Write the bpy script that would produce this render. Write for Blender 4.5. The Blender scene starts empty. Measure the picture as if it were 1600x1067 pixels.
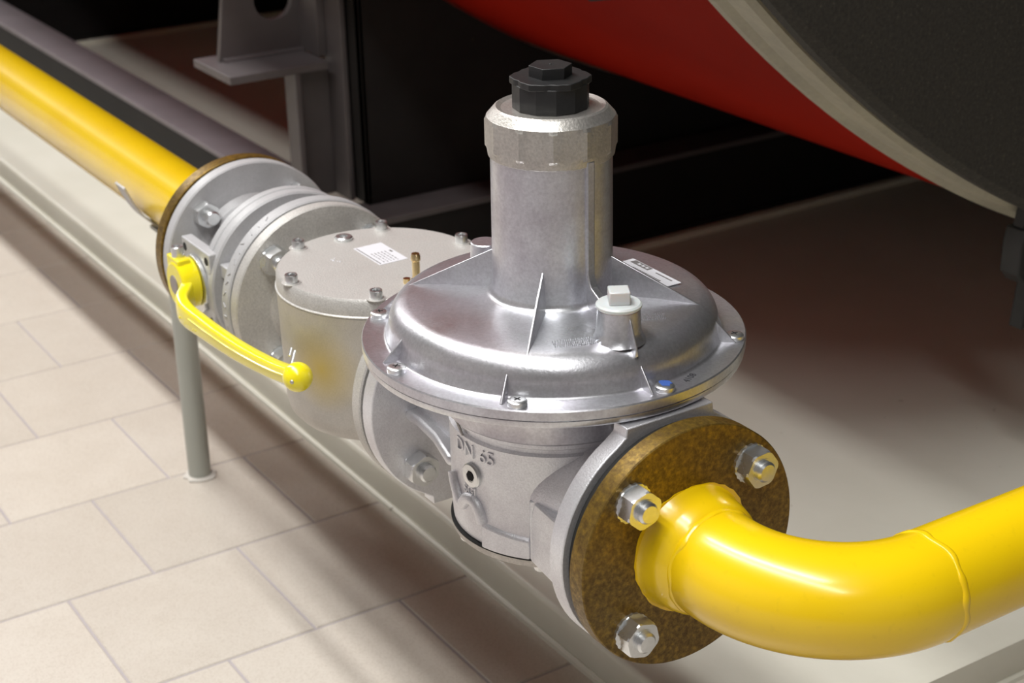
import bpy, bmesh, math, random
from mathutils import Vector, Matrix
random.seed(7)
S = bpy.context.scene
COL = S.collection
PI = math.pi
D2R = PI / 180

# ------------------------------------------------------------------ camera
YAW, PIT, ROL = 2.58023401, 0.413371413, -0.0216367603
CAM = Vector((0.969665473, -0.646806543, 0.607944674))
F = Vector((math.cos(YAW) * math.cos(PIT), math.sin(YAW) * math.cos(PIT), -math.sin(PIT)))
RT = F.cross(Vector((0, 0, 1))).normalized()
UP = RT.cross(F)
RR = RT * math.cos(ROL) + UP * math.sin(ROL)
UU = -RT * math.sin(ROL) + UP * math.cos(ROL)
cd = bpy.data.cameras.new('camera')
cam = bpy.data.objects.new('camera', cd)
COL.objects.link(cam)
M = Matrix.Identity(4)
for i in range(3):
    M[i][0], M[i][1], M[i][2], M[i][3] = RR[i], UU[i], -F[i], CAM[i]
cam.matrix_world = M
cd.sensor_width = 36
cd.lens = 2619.12637 * 36 / 1600
cd.clip_start = 0.05
cd.clip_end = 50
cd.dof.use_dof = True
cd.dof.focus_distance = 1.22
cd.dof.aperture_fstop = 11
S.camera = cam

# ------------------------------------------------------------------ world, lights, exposure
S.view_settings.view_transform = 'Standard'
S.view_settings.look = 'None'
S.view_settings.gamma = 1
S.view_settings.use_curve_mapping = False
S.view_settings.exposure = 0.22
w = bpy.data.worlds.new('room_ambience')
S.world = w
w.use_nodes = True
w.node_tree.nodes['Background'].inputs[0].default_value = (1.0, 0.93, 0.84, 1)
w.node_tree.nodes['Background'].inputs[1].default_value = 0.25

def area(name, loc, tilt, sx, sy, power, col=(1, 0.99, 0.965)):
    """ceiling lamp: long side (sy) along the world x axis, turned by tilt about it"""
    l = bpy.data.lights.new(name, 'AREA')
    l.shape = 'RECTANGLE'
    l.size, l.size_y, l.energy, l.color = sx, sy, power, col
    o = bpy.data.objects.new(name, l)
    COL.objects.link(o)
    o.location = loc
    R = Matrix.Rotation(tilt, 4, 'X') @ Matrix.Rotation(math.pi / 2, 4, 'Z')
    o.matrix_world = Matrix.Translation(loc) @ R
    return o
# rows of ceiling tube lamps running along the pipe
area('ceiling_lamp', (-0.7, -0.63, 2.50), 0.0, 0.14, 3.6, 68)
for xl in (-4.3, -7.3, -10.3, -13.3):
    area('ceiling_lamp', (xl, -0.63, 2.50), 0.0, 0.14, 2.8, 54)
area('ceiling_lamp', (0.3, -1.08, 2.50), 0.12, 0.14, 4.2, 52)

# ------------------------------------------------------------------ material helpers
def mat(name, base=(0.5, 0.5, 0.5), metal=0.0, rough=0.5, coat=0.0):
    m = bpy.data.materials.new(name)
    m.use_nodes = True
    b = m.node_tree.nodes['Principled BSDF']
    b.inputs['Base Color'].default_value = (*base, 1)
    b.inputs['Metallic'].default_value = metal
    b.inputs['Roughness'].default_value = rough
    if coat:
        b.inputs['Coat Weight'].default_value = coat
        b.inputs['Coat Roughness'].default_value = 0.16
    return m

def nd(m, t, **kw):
    n = m.node_tree.nodes.new(t)
    for k, v in kw.items():
        if k in n.inputs.keys():
            n.inputs[k].default_value = v
        else:
            setattr(n, k, v)
    return n

def lk(m, a, b):
    m.node_tree.links.new(a, b)

def coord(m):
    return nd(m, 'ShaderNodeTexCoord').outputs['Object']

def noise(m, scale, detail=4, rough=0.55, vec=None, dist=0.0):
    n = nd(m, 'ShaderNodeTexNoise')
    n.inputs['Scale'].default_value = scale
    n.inputs['Detail'].default_value = detail
    n.inputs['Roughness'].default_value = rough
    n.inputs['Distortion'].default_value = dist
    lk(m, vec or coord(m), n.inputs['Vector'])
    return n.outputs['Fac']

def ramp(m, fac, stops):
    r = nd(m, 'ShaderNodeValToRGB')
    e = r.color_ramp.elements
    while len(e) < len(stops):
        e.new(0.5)
    for i, (p, c) in enumerate(stops):
        e[i].position = p
        e[i].color = (*c, 1) if len(c) == 3 else c
    lk(m, fac, r.inputs['Fac'])
    return r.outputs['Color']

def mix(m, fac, a, b, mode='MIX'):
    n = nd(m, 'ShaderNodeMix', data_type='RGBA', blend_type=mode)
    for s, v in ((n.inputs[0], fac), (n.inputs[6], a), (n.inputs[7], b)):
        if hasattr(v, 'links'):
            lk(m, v, s)
        elif isinstance(v, tuple):
            s.default_value = (*v, 1) if len(v) == 3 else v
        else:
            s.default_value = v
    return n.outputs[2]

def bump(m, h, strength, dist=0.001):
    b = nd(m, 'ShaderNodeBump')
    b.inputs['Strength'].default_value = strength
    b.inputs['Distance'].default_value = dist
    lk(m, h, b.inputs['Height'])
    lk(m, b.outputs['Normal'], m.node_tree.nodes['Principled BSDF'].inputs['Normal'])

def setc(m, c):
    lk(m, c, m.node_tree.nodes['Principled BSDF'].inputs['Base Color'])

def setr(m, c):
    lk(m, c, m.node_tree.nodes['Principled BSDF'].inputs['Roughness'])

def g(v):
    return (v, v, v)

def cast_mat(name, c1, c2, rough, metal, grain, gb, spot=0.5):
    m = mat(name, c1, metal, rough)
    v = coord(m)
    a = noise(m, 18, 5, 0.6, v)
    c = ramp(m, a, [(0.35, c2), (0.62, c1)])
    f = noise(m, grain, 2, 0.6, v)
    c = mix(m, spot, c, ramp(m, f, [(0.3, g(0.45)), (0.7, g(1.0))]), 'MULTIPLY')
    setc(m, c)
    setr(m, ramp(m, a, [(0.3, g(min(1, rough + 0.12))), (0.7, g(rough - 0.05))]))
    bump(m, f, gb, 0.0006)
    return m

M_ALU = cast_mat('die_cast_aluminium', (0.78, 0.795, 0.83), (0.56, 0.54, 0.585), 0.31, 0.90, 420, 0.16, 0.30)
M_ALUS = cast_mat('sand_cast_aluminium', (0.87, 0.885, 0.92), (0.74, 0.73, 0.77), 0.42, 0.72, 700, 0.5, 0.25)
M_NUT = cast_mat('dull_cast_aluminium', (0.62, 0.60, 0.56), (0.47, 0.44, 0.42), 0.42, 0.85, 500, 0.35, 0.4)
M_FILT = cast_mat('silver_painted_cast_metal', (0.68, 0.665, 0.635), (0.60, 0.585, 0.56), 0.46, 0.45, 800, 0.5, 0.5)
M_VALV = cast_mat('light_grey_paint', (0.50, 0.50, 0.51), (0.43, 0.43, 0.44), 0.42, 0.15, 600, 0.25, 0.2)
M_ZINC = cast_mat('zinc_plated_steel', (0.80, 0.81, 0.82), (0.66, 0.68, 0.68), 0.28, 0.95, 200, 0.1, 0.15)
M_BRASS = mat('brass', (0.70, 0.55, 0.30), 1.0, 0.3)
M_BLKP = cast_mat('black_plastic', (0.010, 0.010, 0.011), (0.007, 0.007, 0.007), 0.50, 0.0, 300, 0.2, 0.3)
M_RUBB = mat('dark_gasket', (0.012, 0.012, 0.012), 0, 0.8)
M_HOLE = mat('hole_shade', (0.01, 0.01, 0.01), 0, 0.9)  # near-black colour stands in for shade inside holes, sockets and slots
M_WPL = mat('milky_plastic', (0.62, 0.62, 0.62), 0, 0.35)
M_WPL.node_tree.nodes['Principled BSDF'].inputs['Subsurface Weight'].default_value = 0.15
M_LABEL = mat('paper_label', (0.66, 0.66, 0.70), 0, 0.5)
M_INK = mat('black_ink', (0.03, 0.03, 0.035), 0, 0.6)
M_INKG = mat('grey_ink', (0.16, 0.15, 0.15), 0, 0.6)
M_BLUE = mat('blue_marker', (0.05, 0.12, 0.42), 0, 0.5)

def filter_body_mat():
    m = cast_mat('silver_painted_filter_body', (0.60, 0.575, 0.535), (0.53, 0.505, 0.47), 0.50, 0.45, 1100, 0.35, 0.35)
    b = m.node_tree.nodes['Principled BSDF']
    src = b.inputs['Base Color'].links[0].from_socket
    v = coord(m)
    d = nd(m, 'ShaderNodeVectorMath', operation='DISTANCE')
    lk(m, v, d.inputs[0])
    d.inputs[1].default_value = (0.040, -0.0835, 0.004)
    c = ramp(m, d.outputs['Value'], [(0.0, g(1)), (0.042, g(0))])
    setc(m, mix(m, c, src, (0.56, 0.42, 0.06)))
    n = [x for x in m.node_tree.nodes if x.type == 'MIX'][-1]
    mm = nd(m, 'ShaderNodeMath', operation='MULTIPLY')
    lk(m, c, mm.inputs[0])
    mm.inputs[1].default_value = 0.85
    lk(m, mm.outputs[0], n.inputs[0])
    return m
M_FBODY = filter_body_mat()

def yellow_mat(name, base, dark, rough, bs):
    m = mat(name, base, 0, rough, 0.5)
    v = coord(m)
    a = noise(m, 9, 3, 0.5, v)
    s = noise(m, 160, 2, 0.5, v)
    c = ramp(m, a, [(0.3, dark), (0.6, base)])
    c = mix(m, 0.05, c, ramp(m, s, [(0.30, (0.25, 0.15, 0.01)), (0.36, base)]))
    setc(m, c)
    bump(m, noise(m, 45, 4, 0.5, v), bs, 0.001)
    return m
M_YEL = yellow_mat('yellow_gloss_pipe_paint', (0.95, 0.64, 0.004), (0.90, 0.58, 0.004), 0.26, 0.10)
M_YLEV = yellow_mat('bright_yellow_enamel', (0.90, 0.78, 0.01), (0.84, 0.70, 0.01), 0.22, 0.12)

def rust_mat():
    m = mat('rusty_brown_flange_steel', (0.2, 0.11, 0.02), 0.55, 0.40)
    v = coord(m)
    a = noise(m, 40, 8, 0.68, v)
    b_ = noise(m, 230, 6, 0.75, v)
    c = ramp(m, a, [(0.30, (0.055, 0.030, 0.008)), (0.48, (0.135, 0.072, 0.012)), (0.60, (0.21, 0.115, 0.016)), (0.78, (0.30, 0.14, 0.015))])
    c = mix(m, 0.62, c, ramp(m, b_, [(0.35, (0.075, 0.042, 0.010)), (0.52, (0.19, 0.125, 0.026)), (0.68, (0.40, 0.25, 0.035))]))
    gm = nd(m, 'ShaderNodeNewGeometry')
    setc(m, c)
    setr(m, ramp(m, b_, [(0.3, g(0.52)), (0.7, g(0.30))]))
    bump(m, b_, 0.25, 0.0008)
    return m
M_RUST = rust_mat()

def steel_mat(name, base, dark, rough=0.5):
    m = mat(name, base, 0.1, rough)
    v = coord(m)
    a = noise(m, 7, 5, 0.6, v)
    c = ramp(m, a, [(0.35, dark), (0.65, base)])
    sp = noise(m, 30, 2, 0.5, v)
    c = mix(m, ramp(m, sp, [(0.76, g(0)), (0.80, g(0.35))]), c, (0.35, 0.30, 0.12))
    setc(m, c)
    bump(m, noise(m, 220, 3, 0.6, v), 0.2, 0.0006)
    return m
M_STEEL = steel_mat('grey_painted_steel', (0.095, 0.083, 0.085), (0.070, 0.061, 0.063))
M_STEELL = steel_mat('mauve_grey_painted_steel', (0.19, 0.165, 0.18), (0.15, 0.13, 0.14))
M_BLACK = steel_mat('black_painted_steel', (0.015, 0.0135, 0.013), (0.010, 0.009, 0.009), 0.65)
for mm_ in (M_BLACK,):
    mm_.node_tree.nodes['Principled BSDF'].inputs['Specular IOR Level'].default_value = 0.2
M_POST = mat('grey_green_post_paint', (0.36, 0.37, 0.335), 0, 0.4)

def insul_mat():
    m = mat('dark_boiler_front_coating', (0.03, 0.028, 0.024), 0, 0.75)
    v = coord(m)
    s = noise(m, 260, 2, 0.6, v)
    c = ramp(m, s, [(0.3, (0.022, 0.020, 0.017)), (0.66, (0.040, 0.036, 0.030)), (0.80, (0.09, 0.08, 0.06))])
    setc(m, c)
    bump(m, s, 0.3, 0.001)
    return m
M_INSUL = insul_mat()

def red_mat():
    m = mat('red_boiler_paint', (0.25, 0.008, 0.002), 0, 0.6)
    a = noise(m, 3, 3, 0.5)
    setc(m, ramp(m, a, [(0.3, (0.21, 0.006, 0.0015)), (0.7, (0.27, 0.009, 0.0025))]))
    return m
M_RED = red_mat()
M_RED.node_tree.nodes['Principled BSDF'].inputs['Specular IOR Level'].default_value = 0.04
M_RIM = cast_mat('pale_cream_rim_paint', (0.42, 0.39, 0.30), (0.36, 0.335, 0.27), 0.5, 0.0, 200, 0.2, 0.15)

M_STRIP = cast_mat('pale_strip_paint', (0.86, 0.84, 0.72), (0.80, 0.78, 0.66), 0.6, 0.0, 200, 0.2, 0.15)

def tile_mat():
    m = mat('beige_ceramic_tile', (0.62, 0.52, 0.43), 0, 0.42)
    tc = nd(m, 'ShaderNodeTexCoord')
    oi = nd(m, 'ShaderNodeObjectInfo')
    add = nd(m, 'ShaderNodeVectorMath', operation='ADD')
    lk(m, tc.outputs['Object'], add.inputs[0])
    lk(m, oi.outputs['Location'], add.inputs[1])
    v = add.outputs[0]
    a = noise(m, 12, 5, 0.6, v)
    s = noise(m, 500, 2, 0.6, v)
    c = ramp(m, a, [(0.3, (0.525, 0.475, 0.415)), (0.7, (0.590, 0.545, 0.485))])
    c = mix(m, 0.35, c, ramp(m, s, [(0.32, (0.40, 0.34, 0.285)), (0.55, (0.595, 0.55, 0.49))]))
    r = ramp(m, oi.outputs['Random'], [(0, g(0.94)), (1, g(1.04))])
    c = mix(m, 1.0, c, r, 'MULTIPLY')
    setc(m, c)
    bump(m, s, 0.12, 0.0005)
    return m
M_TILE = tile_mat()
M_GROUT = mat('grey_grout', (0.40, 0.365, 0.375), 0, 0.85)

def plinth_mat():
    m = mat('cream_plinth_paint', (0.60, 0.55, 0.45), 0, 0.40)
    v = coord(m)
    a = noise(m, 5, 5, 0.6, v)
    c = ramp(m, a, [(0.3, (0.60, 0.585, 0.505)), (0.7, (0.66, 0.645, 0.57))])
    s = noise(m, 55, 2, 0.5, v)
    c = mix(m, ramp(m, s, [(0.765, g(0)), (0.80, g(0.7))]), c, (0.16, 0.12, 0.08))
    setc(m, c)
    bump(m, noise(m, 30, 5, 0.55, v), 0.25, 0.003)
    return m
M_PLINTH = plinth_mat()
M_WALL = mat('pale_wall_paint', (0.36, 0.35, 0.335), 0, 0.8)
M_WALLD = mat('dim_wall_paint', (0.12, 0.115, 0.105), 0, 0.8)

# ------------------------------------------------------------------ mesh helpers
def basis(axis, o=(0, 0, 0)):
    """matrix whose local z runs along the axis"""
    o = Vector(o)
    if axis == 'z':
        m = Matrix.Identity(4)
    elif axis == 'x':
        m = Matrix(((0, 0, 1, 0), (1, 0, 0, 0), (0, 1, 0, 0), (0, 0, 0, 1)))   # local x->Y, y->Z, z->X
    elif axis == 'y':
        m = Matrix(((0, 1, 0, 0), (0, 0, 1, 0), (1, 0, 0, 0), (0, 0, 0, 1)))   # local x->Z, y->X, z->Y
    elif axis == '-y':
        m = Matrix(((1, 0, 0, 0), (0, 0, -1, 0), (0, 1, 0, 0), (0, 0, 0, 1)))  # local x->X, y->Z, z->-Y
    return Matrix.Translation(o) @ m

def lathe(bm, prof, mx=Matrix.Identity(4), seg=64, a0=0.0, closed=True):
    """prof: list of (r, z) ; ends with r=0 close the solid"""
    rings = []
    for r, z in prof:
        if r < 1e-7:
            rings.append([bm.verts.new(mx @ Vector((0, 0, z)))])
        else:
            rings.append([bm.verts.new(mx @ Vector((r * math.cos(a0 + 2 * PI * i / seg), r * math.sin(a0 + 2 * PI * i / seg), z))) for i in range(seg)])
    for A, B in zip(rings[:-1], rings[1:]):
        for i in range(seg):
            j = (i + 1) % seg
            if len(A) == 1 and len(B) == 1:
                continue
            if len(A) == 1:
                bm.faces.new((A[0], B[j], B[i]))
            elif len(B) == 1:
                bm.faces.new((A[i], A[j], B[0]))
            else:
                bm.faces.new((A[i], A[j], B[j], B[i]))

def prism(bm, pts, z0, z1, mx=Matrix.Identity(4), inset=0.0):
    lo = [bm.verts.new(mx @ Vector((x, y, z0))) for x, y in pts]
    hi = [bm.verts.new(mx @ Vector((x, y, z1))) for x, y in pts]
    n = len(pts)
    bm.faces.new(lo[::-1])
    bm.faces.new(hi)
    for i in range(n):
        j = (i + 1) % n
        bm.faces.new((lo[i], lo[j], hi[j], hi[i]))

def box(bm, a, b, mx=Matrix.Identity(4)):
    prism(bm, [(a[0], a[1]), (b[0], a[1]), (b[0], b[1]), (a[0], b[1])], a[2], b[2], mx)

def sweep(bm, path, radii, seg=24, caps=True, sq=None):
    """tube along path. radii: float or list. sq=(w,h) rectangular-ish section via list of 2D pts"""
    path = [Vector(p) for p in path]
    n = len(path)
    T = []
    for i in range(n):
        t = path[min(i + 1, n - 1)] - path[max(i - 1, 0)]
        T.append(t.normalized())
    up = Vector((0, 0, 1)) if abs(T[0].z) < 0.9 else Vector((0, 1, 0))
    u = (up - T[0] * up.dot(T[0])).normalized()
    rings = []
    for i in range(n):
        u = (u - T[i] * u.dot(T[i])).normalized()
        v = T[i].cross(u)
        r = radii[i] if isinstance(radii, (list, tuple)) else radii
        if sq is None:
            pts = [(r * math.cos(2 * PI * k / seg), r * math.sin(2 * PI * k / seg)) for k in range(seg)]
        else:
            pts = [(p[0] * r, p[1] * r) for p in sq]
        rings.append([bm.verts.new(path[i] + u * a + v * b) for a, b in pts])
    m = len(rings[0])
    for A, B in zip(rings[:-1], rings[1:]):
        for k in range(m):
            l = (k + 1) % m
            bm.faces.new((A[k], A[l], B[l], B[k]))
    if caps:
        bm.faces.new(rings[0][::-1])
        bm.faces.new(rings[-1])

def sphere(bm, c, r, seg=24, rings=14):
    prof = [(r * math.sin(PI * i / rings), -r * math.cos(PI * i / rings)) for i in range(rings + 1)]
    prof[0] = (0, -r)
    prof[-1] = (0, r)
    lathe(bm, prof, Matrix.Translation(Vector(c)), seg)

def ngon(n, r, a0=0.0):
    return [(r * math.cos(a0 + 2 * PI * i / n), r * math.sin(a0 + 2 * PI * i / n)) for i in range(n)]

def mk(name, bm, m, parent=None, loc=(0, 0, 0), bevel=0.0, angle=32, label=None, segs=2):
    """link bmesh as one mesh object. geometry is given in world coords; origin goes to loc"""
    bmesh.ops.recalc_face_normals(bm, faces=bm.faces)
    for f in bm.faces:
        f.smooth = True
    th = angle * D2R
    for e in bm.edges:
        if len(e.link_faces) == 2:
            if e.calc_face_angle(0) > th:
                e.smooth = False
    me = bpy.data.meshes.new(name)
    bm.to_mesh(me)
    bm.free()
    loc = Vector(loc)
    me.transform(Matrix.Translation(-loc))
    if m is not None:
        me.materials.append(m)
    o = bpy.data.objects.new(name, me)
    COL.objects.link(o)
    o.location = loc
    if parent is not None:
        o.parent = parent
        o.location = loc - wloc(parent)
    if bevel:
        b = o.modifiers.new('bevel', 'BEVEL')
        b.width = bevel
        b.segments = segs
        b.limit_method = 'ANGLE'
        b.angle_limit = 40 * D2R
        b.harden_normals = False
    if label:
        o['label'] = label
    return o

def wloc(o):
    v = Vector(o.location)
    while o.parent:
        o = o.parent
        v = v + Vector(o.location)
    return v

def thing(name, label, cat, loc=(0, 0, 0), group=None):
    o = bpy.data.objects.new(name, None)
    COL.objects.link(o)
    o.location = loc
    o.empty_display_size = 0.05
    o['label'] = label
    o['category'] = cat
    if group:
        o['group'] = group
    return o

def tag(o, label, cat, group=None):
    o['label'] = label
    o['category'] = cat
    if group:
        o['group'] = group
    return o

def text_mesh(txt, size, depth, font_scale=1.0):
    cu = bpy.data.curves.new('lettering_curve', 'FONT')
    cu.body = txt
    cu.size = size
    cu.extrude = depth / 2
    cu.align_x = 'CENTER'
    cu.align_y = 'CENTER'
    cu.resolution_u = 3
    o = bpy.data.objects.new('lettering_tmp', cu)
    COL.objects.link(o)
    bpy.context.view_layer.update()
    dg = bpy.context.evaluated_depsgraph_get()
    me = bpy.data.meshes.new_from_object(o.evaluated_get(dg))
    bpy.data.objects.remove(o)
    bpy.data.curves.remove(cu)
    return me

def text_obj(name, txt, size, depth, m, parent, fn):
    """fn maps a Vector of the flat text to world coordinates"""
    me = text_mesh(txt, size, depth)
    bm = bmesh.new()
    bm.from_mesh(me)
    bpy.data.meshes.remove(me)
    for v in bm.verts:
        v.co = fn(v.co.copy())
    return mk(name, bm, m, parent, wloc(parent), angle=30)

def hexnut(bm, mx, af, h, chamfer=0.0016, hole=0.0):
    """hexagon head/nut with a chamfered top, local z from 0 to h; af = across-corner radius"""
    lo = ngon(6, af)
    n = 6
    seg = 36
    # chamfer rounded hexagon: radial function
    def rad(a, lim):
        a = (a % (PI / 3)) - PI / 6
        return min(af * math.cos(PI / 6) / math.cos(a), lim)
    lv = [(0.0, af * 0.93), (chamfer * 0.8, af * 2), (h - chamfer, af * 2), (h, af * 0.935)]
    rings = []
    for z, lim in lv:
        rings.append([bm.verts.new(mx @ Vector((rad(2 * PI * i / seg, lim) * math.cos(2 * PI * i / seg), rad(2 * PI * i / seg, lim) * math.sin(2 * PI * i / seg), z))) for i in range(seg)])
    for A, B in zip(rings[:-1], rings[1:]):
        for i in range(seg):
            j = (i + 1) % seg
            bm.faces.new((A[i], A[j], B[j], B[i]))
    bm.faces.new(rings[0][::-1])
    bm.faces.new(rings[-1])

def rot_z(mx, a):
    return mx @ Matrix.Rotation(a, 4, 'Z')

def flange_bolt(parent, pos, direction, rot=0.2, tip=0.006, nuth=0.0135, washer=True, af=0.0146):
    """nut with threaded tip (and toothed washer) on a flange face; direction +1 or -1 along x"""
    mx = basis('x', pos)
    if direction < 0:
        mx = mx @ Matrix.Rotation(PI, 4, 'X')
    mx = rot_z(mx, rot)
    bm = bmesh.new()
    z0 = 0.0022 if washer else 0.0
    hexnut(bm, Matrix(mx) @ Matrix.Translation((0, 0, z0)), af, nuth)
    o = mk('nut', bm, M_ZINC, parent, pos, angle=18)
    bm = bmesh.new()
    z1 = z0 + nuth
    r = 0.0078
    prof = [(0.0, z0), (r, z0), (r, z1 + tip - 0.0016)]
    for k in range(3):
        zz = z1 + 0.0006 + k * 0.0015
    prof += [(r - 0.0016, z1 + tip), (0.0, z1 + tip + 0.0002)]
    lathe(bm, prof, mx, 28)
    lathe(bm, [(r + 0.0012, z1 - 0.0002), (r + 0.0012, z1 + 0.0004), (r - 0.001, z1 + 0.0004)], mx, 28)
    mk('stud', bm, M_ZINC, o, pos, angle=30)
    if washer:
        bm = bmesh.new()
        pts = []
        for i in range(40):
            rr = 0.0150 if i % 2 else 0.0143
            pts.append((rr * math.cos(2 * PI * i / 40), rr * math.sin(2 * PI * i / 40)))
        prism(bm, pts, 0.0, z0, mx)
        mk('washer', bm, M_ZINC, o, pos)
    return o

def disc_x(name, x0, x1, r, m, parent, rin=0.0, cham=0.001, seg=96):
    bm = bmesh.new()
    mx = basis('x')
    lathe(bm, [(rin, x0), (r - cham, x0), (r, x0 + cham), (r, x1 - cham), (r - cham, x1), (rin, x1)] + ([(rin, x0)] if rin else []), mx, seg)
    return mk(name, bm, m, parent, ((x0 + x1) / 2, 0, 0), angle=25)

# ================================================================== SETTING
ZF = -0.355      # tile level
ZP = -0.313       # plinth top
YE = 0.147       # plinth edge on the pipe side
XE = 0.078       # plinth end
floor_bm = bmesh.new()
box(floor_bm, (-15.0, -3.0, ZF - 0.05), (3.6, 4.0, ZF - 0.0013))
floor = mk('floor', floor_bm, M_GROUT)
floor['kind'] = 'structure'
PX, PY = 0.1990, 0.1955
G_ = 0.0028
mesh_cache = {}
def tile(x0, x1, y0, y1):
    k = (round(x1 - x0, 4), round(y1 - y0, 4))
    c = Vector(((x0 + x1) / 2, (y0 + y1) / 2, ZF))
    if k not in mesh_cache:
        hx, hy = (x1 - x0) / 2, (y1 - y0) / 2
        b = 0.0012
        bm = bmesh.new()
        vs = []
        for (ix, z) in ((0, -0.006), (0, -b), (b, 0)):
            vs.append([bm.verts.new((sx * (hx - ix), sy * (hy - ix), z)) for sx, sy in ((-1, -1), (1, -1), (1, 1), (-1, 1))])
        for A, B in zip(vs[:-1], vs[1:]):
            for i in range(4):
                j = (i + 1) % 4
                bm.faces.new((A[i], A[j], B[j], B[i]))
        bm.faces.new(vs[-1])
        bmesh.ops.recalc_face_normals(bm, faces=bm.faces)
        me = bpy.data.meshes.new('tile')
        bm.to_mesh(me)
        bm.free()
        me.materials.append(M_TILE)
        mesh_cache[k] = me
    o = bpy.data.objects.new('tile', mesh_cache[k])
    COL.objects.link(o)
    o.location = c
    o.parent = floor
for r in range(-16, 8):
    xa = -0.1856 + r * PX
    xb = xa + PX
    off = 0.0560 if r % 2 else -0.0415
    for c in range(-5, 10 if r > 1 else 4):
        ya = off + c * PY
        yb = ya + PY
        if xa < XE - 0.01 and yb > YE - 0.02:
            yb2 = min(yb, YE - 0.004)
            if xb > XE:      # row that passes the end of the plinth
                if yb2 - ya > 0.02:
                    tile(xa + G_ / 2, xb - G_ / 2, ya + G_ / 2, yb2 - G_ / 2)
                continue
            if yb2 - ya > 0.02:
                tile(xa + G_ / 2, xb - G_ / 2, ya + G_ / 2, yb2 - G_ / 2)
            continue
        if ya < -1.0:
            continue
        tile(xa + G_ / 2, xb - G_ / 2, ya + G_ / 2, yb - G_ / 2)
# tiles in front of the plinth end
for c in range(0, 8):
    ya = 0.0565 + PY * c
    if ya > YE:
        tile(XE + 0.004, XE + 0.004 + 0.128, ya + G_ / 2, ya + PY - G_ / 2)

bm = bmesh.new()
# plinth with a softly irregular edge
N = 60
xs = [-15.0 + (XE + 15.0) * (1 - (1 - i / N) ** 3) for i in range(N + 1)]
rnd = random.Random(3)
top = []
prof_y = [0.0, 0.0, 0.0015, 0.006]
prof_z = [ZF - 0.003, ZP - 0.006, ZP - 0.0018, ZP]
rings = []
for x in xs:
    j = rnd.uniform(-0.0012, 0.0012)
    rings.append([bm.verts.new((x, YE + j + py, pz)) for py, pz in zip(prof_y, prof_z)] + [bm.verts.new((x, 3.9, ZP)), bm.verts.new((x, 3.9, ZF - 0.003))])
for A, B in zip(rings[:-1], rings[1:]):
    for k in range(6):
        l = (k + 1) % 6
        bm.faces.new((A[k], B[k], B[l], A[l]))
bm.faces.new(rings[0])
bm.faces.new(rings[-1][::-1])
plinth = mk('plinth', bm, M_PLINTH, angle=50)
plinth['kind'] = 'structure'
# bead of sealant along the foot of the plinth
bm = bmesh.new()
path = [(x, YE - 0.002, ZF) for x in xs]
sweep(bm, path, 0.005, 8)
sweep(bm, [(XE + 0.001, YE - 0.002 + i * 0.2, ZF) for i in range(12)], 0.005, 8)
o = mk('trim_1', bm, M_PLINTH)
o['kind'] = 'structure'

def wall(name, a, b, m=None):
    bm = bmesh.new()
    box(bm, a, b)
    o = mk(name, bm, m or M_WALL)
    o['kind'] = 'structure'
wall('wall_left', (-15.0, -3.1, ZF - 0.05), (3.6, -3.0, 2.7))
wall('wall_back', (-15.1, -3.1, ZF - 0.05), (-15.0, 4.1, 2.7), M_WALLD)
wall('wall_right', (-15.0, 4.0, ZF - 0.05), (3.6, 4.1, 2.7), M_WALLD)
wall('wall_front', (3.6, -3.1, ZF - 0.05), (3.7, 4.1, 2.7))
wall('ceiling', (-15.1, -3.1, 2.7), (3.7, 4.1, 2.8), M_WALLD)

# ================================================================== BOILER AND FRAME
YC, ZC, RB = 1.34, 1.30, 1.44
boiler = thing('boiler', 'huge red boiler drum with a pale rim and dark front, lying on black steel saddles', 'boiler', (-1.7, YC, ZC - RB))
mx = basis('x', (0, YC, ZC))
bm = bmesh.new()
lathe(bm, [(0, -3.3), (1.0, -3.25), (RB - 0.03, -3.12), (RB, -3.0), (RB, -0.22), (1.2, -0.22), (1.2, -3.0)], mx, 256)
mk('shell', bm, M_RED, boiler, (-1.7, YC, ZC), angle=25)
bm = bmesh.new()
lathe(bm, [(RB - 0.05, -0.224), (RB + 0.004, -0.224), (RB + 0.006, -0.208), (RB - 0.0005, -0.200), (RB, -0.168), (RB - 0.006, -0.162), (RB - 0.05, -0.162), (RB - 0.05, -0.224)], mx, 256)
mk('rim', bm, M_RIM, boiler, (-0.19, YC, ZC), angle=20, label='pale cream rim around the dark front')
bm = bmesh.new()
lathe(bm, [(0, -0.22), (RB - 0.045, -0.22), (RB - 0.045, -0.150)], mx, 256)
mk('gasket', bm, M_RUBB, boiler, (-0.18, YC, ZC), angle=20)
bm = bmesh.new()
R2 = 1.235
lathe(bm, [(R2 + 0.0015, -0.160), (RB - 0.012, -0.160), (RB - 0.004, -0.150), (RB - 0.004, -0.136), (RB - 0.012, -0.128), (R2 + 0.0015, -0.128), (R2 + 0.0015, -0.160)], mx, 256)
mk('front_ring', bm, M_INSUL, boiler, (-0.14, YC, ZC), angle=20)
bm = bmesh.new()
lathe(bm, [(0, -0.160), (R2 - 0.0015, -0.160), (R2 - 0.0015, -0.1275), (0, -0.1265)], mx, 256)
mk('front_door', bm, M_INSUL, boiler, (-0.14, YC, ZC), angle=20)
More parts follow.
